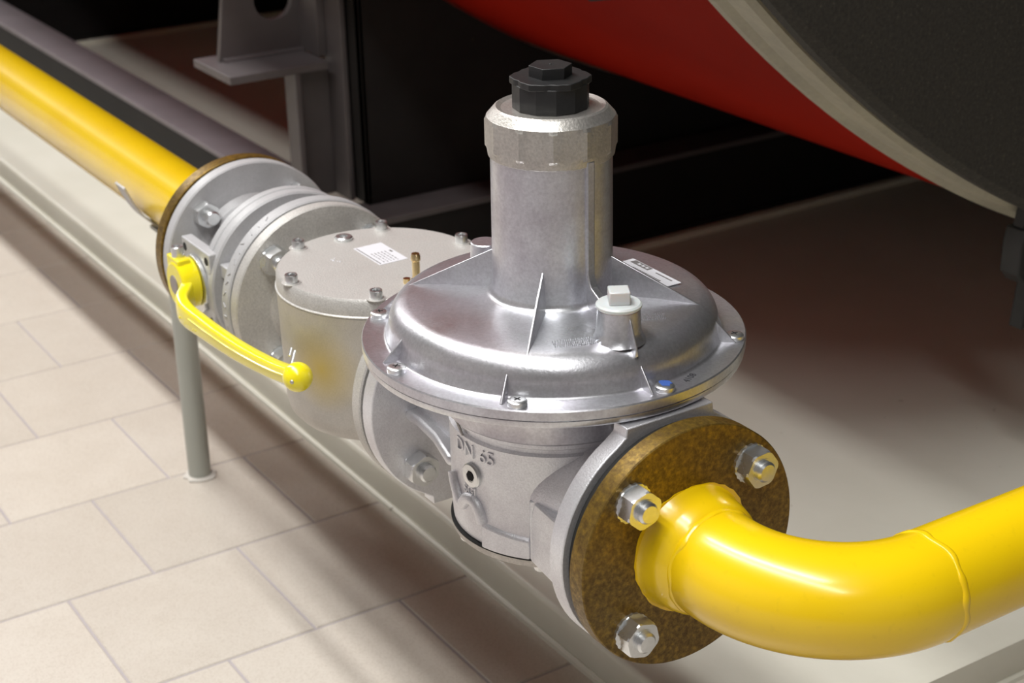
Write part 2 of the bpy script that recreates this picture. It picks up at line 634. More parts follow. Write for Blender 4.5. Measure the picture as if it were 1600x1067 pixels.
# pads welded on the drum
def drum_pad(x, az, sx, sa, th, m, name='weld_pad', skew=0.0):
    bm = bmesh.new()
    n = 8
    rows = []
    for i in range(n + 1):
        a = az + sa * (i / n - 0.5)
        rows.append([(x - sx / 2, a), (x + sx / 2, a)])
    V = {}
    def P(xx, a, r):
        a = a + skew * (xx - x)
        return Vector((xx, YC + r * math.cos(a), ZC + r * math.sin(a)))
    vs = [[bm.verts.new(P(xx, a, r)) for (xx, a) in row for r in (RB - 0.002, RB + th)] for row in rows]
    for A, B in zip(vs[:-1], vs[1:]):
        for q in ((0, 1), (1, 3), (3, 2), (2, 0)):
            bm.faces.new((A[q[0]], A[q[1]], B[q[1]], B[q[0]]))
    bm.faces.new((vs[0][0], vs[0][2], vs[0][3], vs[0][1]))
    bm.faces.new((vs[-1][0], vs[-1][1], vs[-1][3], vs[-1][2]))
    return mk(name, bm, m, boiler, P(x, az, RB), bevel=0.002)

frame = thing('boiler_support', 'dark grey steel frame with perforated bracket under the red boiler drum', 'frame', (-1.04, 1.3, ZP))
def steel(name, a, b, m=M_BLACK, parent=None, bevel=0.001, label=None):
    bm = bmesh.new()
    box(bm, a, b)
    c = [(a[i] + b[i]) / 2 for i in range(3)]
    return mk(name, bm, m, parent or frame, c, bevel=bevel, label=label)
ZB = -0.174
YB0 = 0.316
for (xf, m_) in ((-1.0, M_STEEL), (-2.845, M_BLACK)):
    YB0 = 0.316 if xf > -2 else 0.396
    # channel: two flanges and a web
    steel('cross_beam', (xf - 0.083, YB0, ZB - 0.009), (xf, 3.0, ZB), m_)  # near beam's flange coloured greyer than its web, for light falling on it
    bm = bmesh.new()
    box(bm, (xf - 0.083, YB0, ZP + 0.010), (xf, 3.0, ZP + 0.019))
    box(bm, (xf - 0.012, YB0, ZP + 0.019), (xf - 0.004, 3.0, ZB - 0.009))
    mk('beam_web', bm, M_BLACK, frame, (xf - 0.04, 1.6, -0.25))
    steel('bedding_strip', (xf - 0.09, YB0 + 0.02, ZP), (xf + 0.014, 3.0, ZP + 0.010), M_STRIP, label='pale bedding strip under the black beam')
    # saddle plate cut to the drum
    pts = [(0.3965, ZB)]
    y = 2.28
    pts.append((y, ZB))
    n = 60
    for i in range(n + 1):
        yy = 2.28 - (2.28 - 0.3965) * i / n
        pts.append((yy, ZC - math.sqrt((RB + 0.004) ** 2 - (yy - YC) ** 2)))
    bm = bmesh.new()
    prism(bm, pts, xf - 0.078, xf - 0.066, basis('x'))
    mk('saddle_plate', bm, M_BLACK, frame, (xf - 0.072, 1.3, ZB))
    steel('saddle_rib', (xf - 0.112, 0.3965, ZB), (xf - 0.066, 0.4025, 0.24), M_BLACK)
# dark closing plate further under the drum
pts = [(0.46, ZB)] + [(2.28, ZB)]
for i in range(61):
    yy = 2.28 - (2.28 - 0.46) * i / 60
    pts.append((yy, ZC - math.sqrt((RB + 0.004) ** 2 - (yy - YC) ** 2)))
# U-section column, open towards the camera side
bm = bmesh.new()
box(bm, (-1.155, 0.320, ZB), (-1.118, 0.328, 0.0185))
box(bm, (-1.155, 0.328, ZB), (-1.147, 0.385, 0.0185))
box(bm, (-1.215, 0.372, 0.0300), (-1.147, 0.385, 0.42))
box(bm, (-1.155, 0.385, ZB), (-1.100, 0.393, 0.42))
mk('column', bm, M_STEEL, frame, (-1.13, 0.356, ZB), bevel=0.001)
steel('base_plate', (-1.244, 0.2225, 0.0185), (-1.117, 0.372, 0.030), M_STEEL)
bm = bmesh.new()
gx0, gx1 = -1.212, -1.202
outer = [(0.2445, 0.030), (0.400, 0.030), (0.400, 0.36), (0.292, 0.36)]
hole = [(0.333 + 0.029 * math.cos(a), 0.108 + 0.029 * math.sin(a)) for a in [2 * PI * i / 32 for i in range(32)]]
# gusset with a round hole, built as a ring of quads between the hole and the outline
def ray_out(a):
    c = Vector((0.333, 0.108))
    d = Vector((math.cos(a), math.sin(a)))
    best = None
    for i in range(4):
        p, q = Vector(outer[i]), Vector(outer[(i + 1) % 4])
        e = q - p
        den = d.x * e.y - d.y * e.x
        if abs(den) < 1e-9:
            continue
        t = ((p.x - c.x) * e.y - (p.y - c.y) * e.x) / den
        s = ((p.x - c.x) * d.y - (p.y - c.y) * d.x) / den
        if t > 0 and -1e-6 <= s <= 1 + 1e-6 and (best is None or t < best):
            best = t
    return c + d * best
angs = [2 * PI * i / 32 for i in range(32)] + [math.atan2(p[1] - 0.108, p[0] - 0.333) % (2 * PI) for p in outer]
angs = sorted(angs)
ring = []
for a in angs:
    h = (0.333 + 0.029 * math.cos(a), 0.108 + 0.029 * math.sin(a))
    q = ray_out(a)
    ring.append([bm.verts.new((x, yy, zz)) for x in (gx0, gx1) for yy, zz in (h, (q.x, q.y))])
for i in range(len(ring)):
    A, B = ring[i], ring[(i + 1) % len(ring)]
    bm.faces.new((A[0], A[1], B[1], B[0]))
    bm.faces.new((A[2], B[2], B[3], A[3]))
    bm.faces.new((A[0], B[0], B[2], A[2]))
    bm.faces.new((A[1], A[3], B[3], B[1]))
mk('gusset', bm, M_STEEL, frame, (-1.207, 0.32, 0.03), bevel=0.0008)
# weld bead between gusset and plate
bm = bmesh.new()
sweep(bm, [(gx1 + 0.002, 0.25 + i * 0.004, 0.031 + 0.0006 * math.sin(i * 2.3)) for i in range(36)], 0.004, 8)
mk('weld_bead', bm, M_STEEL, frame, (gx1, 0.32, 0.03))

lb = thing('steel_beam', 'long grey steel channel beam lying on the plinth behind the yellow pipe', 'beam', (-3.2, 0.358, ZP))
bm = bmesh.new()
box(bm, (-9.0, 0.3225, ZB - 0.008), (-1.20, 0.394, ZB))
mk('top_flange', bm, M_STEELL, lb, (-3.4, 0.358, ZB), bevel=0.001)
bm = bmesh.new()
box(bm, (-9.0, 0.3225, ZP), (-1.20, 0.3305, ZB - 0.008))
box(bm, (-9.0, 0.3305, ZP), (-1.20, 0.394, ZP + 0.008))
mk('web', bm, M_BLACK, lb, (-3.4, 0.33, -0.25))

# black fitting on the drum near the top of the view
drum_pad(-0.385, 223.9 * D2R, 0.17, 0.095, 0.012, M_BLACK, 'fitting', skew=-0.24)

# black plug connector hanging below the rim at the right
cn = thing('plug_connector', 'black plug connector with orange dot hanging under the pale boiler rim', 'connector', (-0.15, 0.706, -0.1))
bm = bmesh.new()
o3 = (-0.15, 0.706, -0.030)
pts = [(-0.022, -0.022), (-0.012, -0.034), (0.026, -0.034), (0.030, 0.028), (-0.018, 0.028), (-0.022, 0.010)]
prism(bm, pts, -0.015, 0.012, basis('x', o3))
mk('housing', bm, M_BLKP, cn, o3, bevel=0.002)
bm = bmesh.new()
for yy in (-0.016, 0.002):
    prism(bm, [(yy, 0.028), (yy + 0.010, 0.028), (yy + 0.012, 0.050), (yy + 0.004, 0.050)], -0.008, 0.006, basis('x', o3))
mk('clip', bm, M_BLKP, cn, o3, bevel=0.001)
bm = bmesh.new()
prism(bm, [(-0.004, -0.090), (0.030, -0.090), (0.028, -0.034), (0.002, -0.034)], -0.010, 0.008, basis('x', o3))
mk('cable_gland', bm, M_BLKP, cn, o3, bevel=0.002)
bm = bmesh.new()
prism(bm, ngon(12, 0.0032), 0.012, 0.0135, basis('x', (o3[0], o3[1] - 0.006, o3[2] - 0.014)))
mk('indicator_dot', bm, mat('orange_plastic', (0.7, 0.12, 0.02), 0, 0.4), cn, o3)

# ================================================================== LEFT YELLOW PIPE
YP = 0.0015
ip = thing('gas_pipe', 'straight yellow gas pipe running from the grey ball valve to the far left', 'pipe', (-2.5, YP, 0))
bm = bmesh.new()
lathe(bm, [(0.034, -9.0), (0.0385, -9.0), (0.0385, -0.600), (0.043, -0.594), (0.034, -0.594)], basis('x', (0, YP, 0)), 64)
mk('pipe', bm, M_YEL, ip, (-3.2, YP, 0), angle=40)
fl = disc_x('flange', -0.594, -0.5785, 0.0945, M_RUST, ip)
fl['label'] = 'rusty brown flange disc'
gk = disc_x('gasket', -0.5785, -0.5735, 0.070, M_RUBB, ip)
# pipe strap on the post
pp = thing('support_post', 'thin grey-green round post standing on the tiles under the yellow pipe', 'post', (-0.767, -0.008, ZF))
bm = bmesh.new()
lathe(bm, [(0, ZF), (0.0137, ZF), (0.0137, -0.0415), (0, -0.0415)], basis('z', (-0.767, -0.008, 0)), 32)
box(bm, (-0.806, -0.022, -0.0440), (-0.755, 0.006, -0.0400))
mk('post', bm, M_POST, pp, (-0.767, -0.008, ZF))
bm = bmesh.new()
rnd = random.Random(5)
pts = [((0.019 + rnd.uniform(-0.003, 0.004)) * math.cos(a), (0.019 + rnd.uniform(-0.003, 0.004)) * math.sin(a)) for a in [2 * PI * i / 18 for i in range(18)]]
prism(bm, pts, ZF - 0.001, ZF + 0.003, basis('z', (-0.767, -0.008, 0)))
mk('mortar_collar', bm, mat('pale_mortar', (0.55, 0.52, 0.48), 0, 0.9), pp, (-0.767, -0.008, ZF), bevel=0.0015)
def smooth_path(p, n=8):
    p = [Vector(q) for q in p]
    out = []
    for i in range(len(p) - 1):
        p0, p1, p2, p3 = p[max(i - 1, 0)], p[i], p[i + 1], p[min(i + 2, len(p) - 1)]
        for k in range(n):
            t = k / n
            out.append(0.5 * ((2 * p1) + (p2 - p0) * t + (2 * p0 - 5 * p1 + 4 * p2 - p3) * t * t + (3 * p1 - p0 - 3 * p2 + p3) * t ** 3))
    out.append(p[-1])
    return out
arc_ = [(-0.0570, 0.0190), (-0.0515, 0.0060), (-0.0445, -0.0080), (-0.0350, -0.0215), (-0.0200, -0.0345), (0.0, -0.0400), (0.0200, -0.0345), (0.0350, -0.0215), (0.0445, -0.0080), (0.0515, 0.0060)]
arc_ = [(p.x, p.y) for p in smooth_path([(a_, b_, 0) for a_, b_ in arc_], 5)]
bm = bmesh.new()
rows = []
for i, (yy, zz_) in enumerate(arc_):
    q = arc_[min(i + 1, len(arc_) - 1)]
    p = arc_[max(i - 1, 0)]
    t = Vector((q[0] - p[0], q[1] - p[1])).normalized()
    n_ = Vector((t.y, -t.x)) * 0.0022
    rows.append([bm.verts.new((x, YP + yy + k * n_.x, zz_ + k * n_.y)) for x, k in ((-0.806, 0), (-0.778, 0), (-0.778, 1), (-0.806, 1))])
for A, B in zip(rows[:-1], rows[1:]):
    for k in range(4):
        l = (k + 1) % 4
        bm.faces.new((A[k], A[l], B[l], B[k]))
bm.faces.new(rows[0][::-1])
bm.faces.new(rows[-1])
mk('pipe_cradle', bm, M_VALV, pp, (-0.79, YP, -0.04), angle=50)

# ================================================================== BALL VALVE
VX = -0.5025
vv = thing('ball_valve', 'light grey ball valve with yellow lever between two pipe flanges', 'valve', (-0.49, 0, 0))
bm = bmesh.new()
lathe(bm, [(0.0, -0.5735), (0.0932, -0.5735), (0.0944, -0.5720), (0.0944, -0.5590), (0.0930, -0.5578), (0.062, -0.5578), (0.056, -0.552), (0.060, -0.515), (0.072, -0.492), (0.0855, -0.4880),
           (0.0880, -0.4862), (0.0880, -0.4775), (0.0868, -0.4765), (0.0868, -0.4755), (0.0880, -0.4745), (0.0880, -0.4640), (0.0862, -0.4622), (0.071, -0.4622), (0.066, -0.455), (0.066, -0.432), (0.069, -0.4265), (0.0930, -0.4265), (0.0945, -0.4250), (0.0945, -0.4120), (0.0932, -0.4105), (0, -0.4105)], basis('x'), 128)
mk('body', bm, M_VALV, vv, (-0.49, 0, 0), angle=28)
for sy, sz in ((-1, 1), (1, 1), (-1, -1), (1, -1)):
    flange_bolt(vv, (-0.5578, sy * 0.0513, sz * 0.0513), 1, 0.5, tip=0.012, nuth=0.012, washer=False, af=0.0135)
# stop lug on the ring
bm = bmesh.new()
box(bm, (-0.4622, -0.078, 0.018), (-0.438, -0.060, 0.032))
mk('stop_lug', bm, M_VALV, vv, (-0.45, -0.07, 0.025), bevel=0.0012)
disc_x('gasket', -0.4105, -0.4085, 0.072, M_RUBB, vv)
# raised figures on the thin flange rim
rnd = random.Random(11)
bm = bmesh.new()
for i in range(13):
    a = (118 + i * 6.4 + rnd.uniform(-1, 1)) * D2R
    r = 0.0946
    c = Vector((-0.4185 + rnd.uniform(-0.002, 0.002), r * math.cos(a), r * math.sin(a)))
    nrm = Vector((0, math.cos(a), math.sin(a)))
    t = Vector((0, -math.sin(a), math.cos(a)))
    ang = rnd.uniform(-0.9, 0.9)
    d = (Vector((1, 0, 0)) * math.cos(ang) + t * math.sin(ang)) * 0.0028
    e = nrm.cross(d).normalized() * 0.0005
    vs = [bm.verts.new(c + q * d + s * e + h * nrm) for h in (-0.0003, 0.0007) for q, s in ((-1, -1), (1, -1), (1, 1), (-1, 1))]
    for q in ((0, 1, 2, 3), (4, 5, 6, 7), (0, 1, 5, 4), (1, 2, 6, 5), (2, 3, 7, 6), (3, 0, 4, 7)):
        bm.faces.new([vs[k] for k in q])
o = mk('raised_marking', bm, M_VALV, vv, (-0.4185, -0.08, 0.03))
o['kind'] = 'stuff'
# actuator pad, stem, lever
bm = bmesh.new()
pts = []
hw = 0.0345
for sx, sy in ((1, 1), (-1, 1), (-1, -1), (1, -1)):
    pts.append((VX + sx * hw, sy * 0.0405))
prism(bm, pts, 0.0745, 0.0860, basis('-y'))
pad = mk('mounting_pad', bm, M_VALV, vv, (VX, -0.08, 0), bevel=0.0012)
for sx in (-1, 1):
    for sz in (-1, 1):
        bm = bmesh.new()
        lathe(bm, [(0, 0.0860), (0.0042, 0.0860), (0.0042, 0.0864), (0, 0.0864)], basis('-y', (VX + sx * 0.0265, 0, sz * 0.0315)), 16)
        mk('bolt_hole_shade', bm, M_HOLE, pad, (VX + sx * 0.0265, -0.086, sz * 0.0315))  # flat dark disc, a hole's shade painted on the pad
bm = bmesh.new()
lathe(bm, [(0, 0.05), (0.030, 0.05), (0.030, 0.0745), (0, 0.0745)], basis('-y', (VX, 0, 0)), 40)
mk('stem_housing', bm, M_VALV, vv, (VX, -0.06, 0))
bm = bmesh.new()
pts = []
for i in range(60):
    a = 2 * PI * i / 60
    r = 0.0295
    if abs(((a / D2R) - 320) % 360) < 14:
        r = 0.0265
    pts.append((r * math.cos(a), r * math.sin(a)))
prism(bm, pts, 0.0865, 0.0905, basis('-y', (VX, 0, 0.001)))
mk('stop_washer', bm, M_ZINC, vv, (VX, -0.088, 0), bevel=0.0006)
bm = bmesh.new()
lathe(bm, [(0, 0.0908), (0.0245, 0.0908), (0.0252, 0.0925), (0.0240, 0.1080), (0.0225, 0.1100), (0, 0.1100)], basis('-y', (VX, 0, 0.004)), 40)
prism(bm, [(-0.014, 0.008), (0.016, 0.008), (0.015, 0.0272), (-0.014, 0.0272)], 0.0950, 0.1088, basis('-y', (VX - 0.006, 0, 0.004)))
hub = mk('lever_hub', bm, M_YLEV, vv, (VX, -0.1, 0), bevel=0.0015, label='bright yellow lever hub')
bm = bmesh.new()
lathe(bm, [(0, 0.100), (0.0095, 0.100), (0.0095, 0.1106), (0.0090, 0.1110), (0, 0.1110)], basis('-y', (VX - 0.002, 0, 0.004)), 32)
mk('stem_end', bm, mat('dull_steel', (0.33, 0.30, 0.29), 0.6, 0.45), hub, (VX, -0.108, 0))
bm = bmesh.new()
lathe(bm, [(0, 0.028), (0.0062, 0.028), (0.0062, 0.0410), (0.0055, 0.0417), (0.0035, 0.0417), (0.0035, 0.0385), (0, 0.0385)], basis('z', (VX - 0.006, -0.102, 0)), 24)
mk('clamp_screw', bm, M_ZINC, hub, (VX, -0.102, 0.03), angle=30)
# lever arm: swept rectangular bar that tapers
lp = smooth_path([(VX + 0.008, -0.097, 0.002), (VX + 0.022, -0.107, -0.001), (VX + 0.036, -0.118, -0.004), (-0.445, -0.1215, -0.0055), (-0.41, -0.1215, -0.0045), (-0.3775, -0.1215, -0.0030), (-0.335, -0.1210, -0.0005), (-0.2924, -0.1205, 0.0040), (-0.25, -0.1205, 0.0105), (-0.212, -0.1205, 0.0185)], 6)
bm = bmesh.new()
n = len(lp)
rings = []
for i, p in enumerate(lp):
    t = (lp[min(i + 1, n - 1)] - lp[max(i - 1, 0)]).normalized()
    up = Vector((0, 0, 1))
    u = (up - t * up.dot(t)).normalized()
    v = t.cross(u)
    f = i / (n - 1)
    hh = 0.0145 * (1 - f) ** 1.5 + 0.0080 * (1 - (1 - f) ** 1.5)
    ww = 0.0066 * (1 - f) + 0.0060 * f
    cs = []
    for k in range(16):
        a = 2 * PI * k / 16
        ca, sa = math.cos(a), math.sin(a)
        cs.append((math.copysign(abs(ca) ** 0.45, ca) * hh, math.copysign(abs(sa) ** 0.45, sa) * ww))
    rings.append([bm.verts.new(p + u * a + v * b) for a, b in cs])
for A, B in zip(rings[:-1], rings[1:]):
    for k in range(16):
        l = (k + 1) % 16
        bm.faces.new((A[k], A[l], B[l], B[k]))
bm.faces.new(rings[0][::-1])
bm.faces.new(rings[-1])
arm = mk('lever_arm', bm, M_YLEV, vv, (-0.4, -0.12, 0), angle=45, label='bright yellow lever arm')
bm = bmesh.new()
for off_, rr in ((0.0045, 0.0008),):
    pth = [p + Vector((0, -0.0060, 0.0040 - 0.003 * i / n)) for i, p in enumerate(lp) if i > 20]
    sweep(bm, pth, rr * 1.3, 6)
mk('edge_bead', bm, M_YLEV, arm, (-0.4, -0.12, 0))
bm = bmesh.new()
rnd = random.Random(4)
for i in range(7):
    sphere(bm, (-0.452 + i * 0.0065, -0.1268, -0.0085 + 0.0015 * math.sin(i * 2.1)), 0.0016, 8, 6)
    sphere(bm, (-0.449 + i * 0.0065, -0.1266, -0.0045 + 0.0015 * math.sin(i * 1.7 + 1)), 0.0012, 8, 6)
o = mk('raised_marking', bm, M_YLEV, arm, (-0.43, -0.127, -0.005))
o['kind'] = 'stuff'
bm = bmesh.new()
sphere(bm, (-0.2055, -0.1205, 0.0205), 0.0128, 32, 20)
ball = mk('lever_ball', bm, M_YLEV, vv, (-0.2055, -0.1205, 0.0205), label='bright yellow ball end of the lever with chipped paint')
bm = bmesh.new()
for (dx, dz, s) in ((0.0085, 0.0010, 0.0022), (0.001, 0.0085, 0.0013)):
    pp_ = Vector((dx, -math.sqrt(max(0.0128 ** 2 - dx * dx - dz * dz, 0)), dz))
    sphere(bm, Vector((-0.2055, -0.1205, 0.0205)) + pp_ * 0.90, s, 10, 8)
mk('paint_chip', bm, M_NUT, ball, (-0.2055, -0.1205, 0.0205))
bm = bmesh.new()
sweep(bm, [(-0.226, -0.112, 0.035), (-0.2205, -0.1185, 0.0265)], 0.0013, 8)
sweep(bm, [(-0.2325, -0.112, 0.035), (-0.229, -0.1160, 0.0300)], 0.0013, 8)
mk('split_pin', bm, M_ZINC, ball, (-0.226, -0.115, 0.03))

# ================================================================== FILTER
FX = -0.2795
FR = 0.0925
fi = thing('gas_filter', 'round silver gas filter with six cap screws and paper label on its lid', 'filter', (FX, 0, -0.07))
bm = bmesh.new()
lathe(bm, [(0, -0.068), (0.070, -0.068), (0.082, -0.064), (0.0885, -0.056), (0.0905, -0.046), (FR, 0.052), (FR + 0.0008, 0.0565), (0, 0.0565)], basis('z', (FX, 0, 0)), 96)
mk('body', bm, M_FBODY, fi, (FX, 0, 0), angle=35)
bm = bmesh.new()
prof = [(0, 0.0570), (FR + 0.0009, 0.0570), (FR + 0.0011, 0.0582), (FR, 0.0592), (FR - 0.0006, 0.0705), (FR - 0.0030, 0.0738), (0, 0.0738)]
lathe(bm, prof, basis('z', (FX, 0, 0)), 96)
lid = mk('lid', bm, M_FILT, fi, (FX, 0, 0.07), angle=35)
for k in range(6):
    a = (30 + 60 * k) * D2R
    r = 0.0862
    c = (FX + r * math.cos(a), r * math.sin(a), 0.0738)
    mz = basis('z', c)
    bm = bmesh.new()
    lathe(bm, [(0, 0), (0.0056, 0), (0.0058, 0.0068), (0.0053, 0.0076), (0.0040, 0.0076), (0.0036, 0.0070), (0.0036, 0.0042), (0, 0.0040)], mz, 28)
    sc = mk('cap_screw', bm, M_ZINC, fi, c, angle=35)
    bm = bmesh.new()
    lathe(bm, [(0, -0.0004), (0.0088, -0.0004), (0.0088, 0.0003), (0, 0.0004)], mz, 24)
    mk('screw_seat', bm, M_FILT, sc, c)
    bm = bmesh.new()
    prism(bm, ngon(6, 0.0036), 0.0042, 0.0052, mz)
    mk('hex_socket_shade', bm, M_HOLE, sc, c)  # dark hexagon puts the socket's shade into colour
# low plug screw nearer the middle
c = (FX - 0.070, 0.001, 0.0738)
bm = bmesh.new()
lathe(bm, [(0, 0), (0.0085, 0), (0.0085, 0.0024), (0.0074, 0.0034), (0.0040, 0.0034), (0.0034, 0.0012), (0, 0.0010)], basis('z', c), 28)
mk('plug_screw', bm, M_ZINC, fi, c, angle=30)
# paper label with printed lines
bm = bmesh.new()
lx0, lx1, ly0, ly1 = -0.3215, -0.2710, -0.0035, 0.0250
box(bm, (lx0, ly0, 0.0738), (lx1, ly1, 0.0741))
lab = mk('label', bm, M_LABEL, fi, (-0.296, 0.011, 0.0739), label='white printed paper label')
bm = bmesh.new()
rnd = random.Random(9)
def ink(bm, x0, x1, y0, y1, z=0.0742):
    vs = [bm.verts.new((x0, y0, z)), bm.verts.new((x1, y0, z)), bm.verts.new((x1, y1, z)), bm.verts.new((x0, y1, z))]
    bm.faces.new(vs)
box(bm, (lx0 + 0.002, ly0 + 0.0015, 0.0741), (lx1 - 0.002, ly0 + 0.0026, 0.07415))
for r_ in range(5):
    x = lx0 + 0.0215
    while x < lx1 - 0.004:
        wv = rnd.uniform(0.0015, 0.005)
        box(bm, (x, ly0 + 0.0062 + r_ * 0.0034, 0.0741), (min(x + wv, lx1 - 0.003), ly0 + 0.0072 + r_ * 0.0034, 0.07415))
        x += wv + 0.0016
box(bm, (lx0 + 0.022, ly1 - 0.0042, 0.0741), (lx0 + 0.0275, ly1 - 0.0022, 0.07415))
o = mk('print', bm, M_INKG, lab, (-0.296, 0.011, 0.0741))
o['kind'] = 'stuff'
# paint flecks on the lid
bm = bmesh.new()
rnd = random.Random(21)
for i in range(9):
    px, py = -0.3055 + rnd.uniform(-0.006, 0.006), -0.030 + rnd.uniform(-0.003, 0.003)
    sphere(bm, (px, py, 0.0738), rnd.uniform(0.0004, 0.0009), 8, 6)
mk('paint_fleck', bm, M_LABEL, lid, (-0.3055, -0.030, 0.0738))
# brass test nipple
bm = bmesh.new()
c = (-0.2120, 0.0005, 0.0738)
lathe(bm, [(0, 0), (0.0050, 0), (0.0050, 0.005), (0.0034, 0.007), (0.0034, 0.0215), (0.0042, 0.0225), (0.0042, 0.0260), (0.0034, 0.0285), (0.0022, 0.0285), (0.0020, 0.024), (0, 0.024)], basis('z', c), 24)
mk('test_nipple', bm, M_BRASS, fi, c, angle=30, label='small brass test nipple')
bm = bmesh.new()
c2 = (-0.2195, -0.0050, 0.0738)
lathe(bm, [(0, 0), (0.0032, 0), (0.0032, 0.0045), (0, 0.0048)], basis('z', c2), 16)
mk('bleed_screw', bm, M_BRASS, fi, c2, angle=30)
# flanges and necks
f1 = disc_x('flange', -0.4085, -0.3945, 0.0932, M_FILT, fi, cham=0.0012)
bm = bmesh.new()
lathe(bm, [(0.058, -0.3945), (0.054, -0.388), (0.054, -0.33)], basis('x'), 64)
mk('neck', bm, M_FILT, fi, (-0.36, 0, 0), angle=35)
bm = bmesh.new()
lathe(bm, [(0.054, -0.23), (0.054, -0.171), (0.058, -0.1638)], basis('x'), 64)
mk('neck', bm, M_FILT, fi, (FX, 0, 0), angle=35)
f2 = disc_x('flange', -0.1640, -0.1500, 0.0928, M_FILT, fi, cham=0.0012)
for sy, sz in ((-1, 1), (1, 1), (-1, -1), (1, -1)):
    flange_bolt(fi, (-0.3945, sy * 0.0513, sz * 0.0513), 1, 0.35, tip=0.004, nuth=0.0125, washer=True, af=0.0138)

# ================================================================== REGULATOR
rg = thing('gas_regulator', 'cast aluminium gas pressure regulator with wide diaphragm dome and tall spring tube', 'regulator', (0, 0, -0.055))
mz = basis('z')
# inlet / outlet flanges with a flat tab top and bottom
def tab_flange(x0, x1, name='flange'):
    R = 0.0922
    pts = []
    hw = 0.0385
    zt = 0.0925
    n = 26
    a0 = math.asin((hw + 0.0) / R)        # angle from vertical where the tab starts
    # right side (y>0) from top to bottom
    def arc(s):
        out = []
        for i in range(n + 1):
            a = a0 + (PI - 2 * a0) * i / n
            out.append((s * R * math.sin(a), R * math.cos(a)))
        return out
    zc = R * math.cos(a0)
    right = arc(1)
    pts += [(hw - 0.001, zt), (hw - 0.0005, zc + 0.002)] + right[1:-1] + [(hw - 0.0005, -zc - 0.002), (hw - 0.001, -zt)]
    left = arc(-1)[::-1]
    pts += [(-hw + 0.001, -zt), (-hw + 0.0005, -zc - 0.002)] + left[1:-1] + [(-hw + 0.0005, zc + 0.002), (-hw + 0.001, zt)]
    bm = bmesh.new()
    prism(bm, pts, x0, x1, basis('x'))
    return mk(name, bm, M_ALUS, rg, ((x0 + x1) / 2, 0, 0), bevel=0.0009, angle=25)
tab_flange(-0.1460, -0.1300)
tab_flange(0.1300, 0.1455)
disc_x('gasket', -0.1500, -0.1460, 0.0900, M_RUBB, rg)
# valve body: vertical drum plus horizontal necks
bm = bmesh.new()
lathe(bm, [(0, -0.0470), (0.0790, -0.0470), (0.0802, -0.0455), (0.0812, -0.030), (0.0812, 0.030), (0.0818, 0.0395), (0.0790, 0.0410), (0.0790, 0.0440), (0.0810, 0.0455), (0.0810, 0.0490), (0.0780, 0.0500), (0, 0.0500)], mz, 96)
body = mk('body', bm, M_ALUS, rg, (0, 0, 0), angle=30)
def neck(x0, x1, ry0, rz0, ry1, rz1):
    bm = bmesh.new()
    rings = []
    n = 10
    for i in range(n + 1):
        f = i / n
        s = f * f * (3 - 2 * f)
        x = x0 + (x1 - x0) * f
        ry, rz = ry0 + (ry1 - ry0) * s, rz0 + (rz1 - rz0) * s
        rings.append([bm.verts.new((x, ry * math.cos(2 * PI * k / 48), rz * math.sin(2 * PI * k / 48))) for k in range(48)])
    for A, B in zip(rings[:-1], rings[1:]):
        for k in range(48):
            bm.faces.new((A[k], A[(k + 1) % 48], B[(k + 1) % 48], B[k]))
    return mk('neck', bm, M_ALUS, rg, ((x0 + x1) / 2, 0, 0), angle=40)
neck(0.02, 0.131, 0.064, 0.046, 0.046, 0.045)
neck(-0.02, -0.131, 0.060, 0.046, 0.050, 0.046)
def patch(bm, az0, az1, zlo, zhi, th, r0=0.0805, n=10, lip=0.0):
    """piece standing proud of the drum. zlo/zhi may be (start, end) tuples"""
    zl = zlo if isinstance(zlo, tuple) else (zlo, zlo)
    zh = zhi if isinstance(zhi, tuple) else (zhi, zhi)
    rows = []
    for i in range(n + 1):
        f = i / n
        a = (az0 + (az1 - az0) * f) * D2R
        c, s = math.cos(a), math.sin(a)
        lo = zl[0] + (zl[1] - zl[0]) * f
        hi = zh[0] + (zh[1] - zh[0]) * f
        rows.append([bm.verts.new((r * c, r * s, z)) for r, z in ((r0 - 0.004, lo), (r0 + th, lo), (r0 + th, hi - lip), (r0 - 0.004, hi))])
    for A, B in zip(rows[:-1], rows[1:]):
        for k in range(4):
            l = (k + 1) % 4
            bm.faces.new((A[k], B[k], B[l], A[l]))
    bm.faces.new(rows[0])
    bm.faces.new(rows[-1][::-1])
bm = bmesh.new()
patch(bm, -76, -47, -0.0468, (-0.0215, -0.0255), 0.0032, lip=0.0060)
patch(bm, -47, -26, -0.0468, (0.0035, 0.0060), 0.0032, n=8)
patch(bm, -26, -14, -0.0468, 0.0060, 0.0032, n=4)
mk('casting_step', bm, M_ALUS, rg, (0, 0, -0.03), bevel=0.0012, angle=30)
# rib between drum and outlet flange (under the neck) and its mirror
def gusset_plate(pts, y0, y1):
    bm = bmesh.new()
    prism(bm, pts, -y1, -y0, basis('-y'))
    return mk('gusset', bm, M_ALUS, rg, (pts[0][0], (y0 + y1) / 2, pts[0][1]), bevel=0.0015)
gusset_plate([(0.045, -0.047), (0.131, -0.060), (0.131, -0.004), (0.062, 0.004)], -0.0600, -0.052)
gusset_plate([(0.045, 0.030), (0.131, 0.078), (0.131, 0.060), (0.050, 0.0)], -0.005, 0.005)
# slanting casting ridge on the inlet neck
bm = bmesh.new()
for sgn in (-1,):
    prism(bm, [(-0.131, -0.0610), (-0.110, -0.0605), (-0.080, -0.0640), (-0.040, -0.0745), (-0.020, -0.060), (-0.020, 0.060), (-0.040, 0.0745), (-0.080, 0.0640), (-0.110, 0.0605), (-0.131, 0.0610)], -0.0060, 0.0030)
mk('casting_ridge', bm, M_ALUS, rg, (-0.1, 0, 0), bevel=0.0035, segs=3, angle=60)
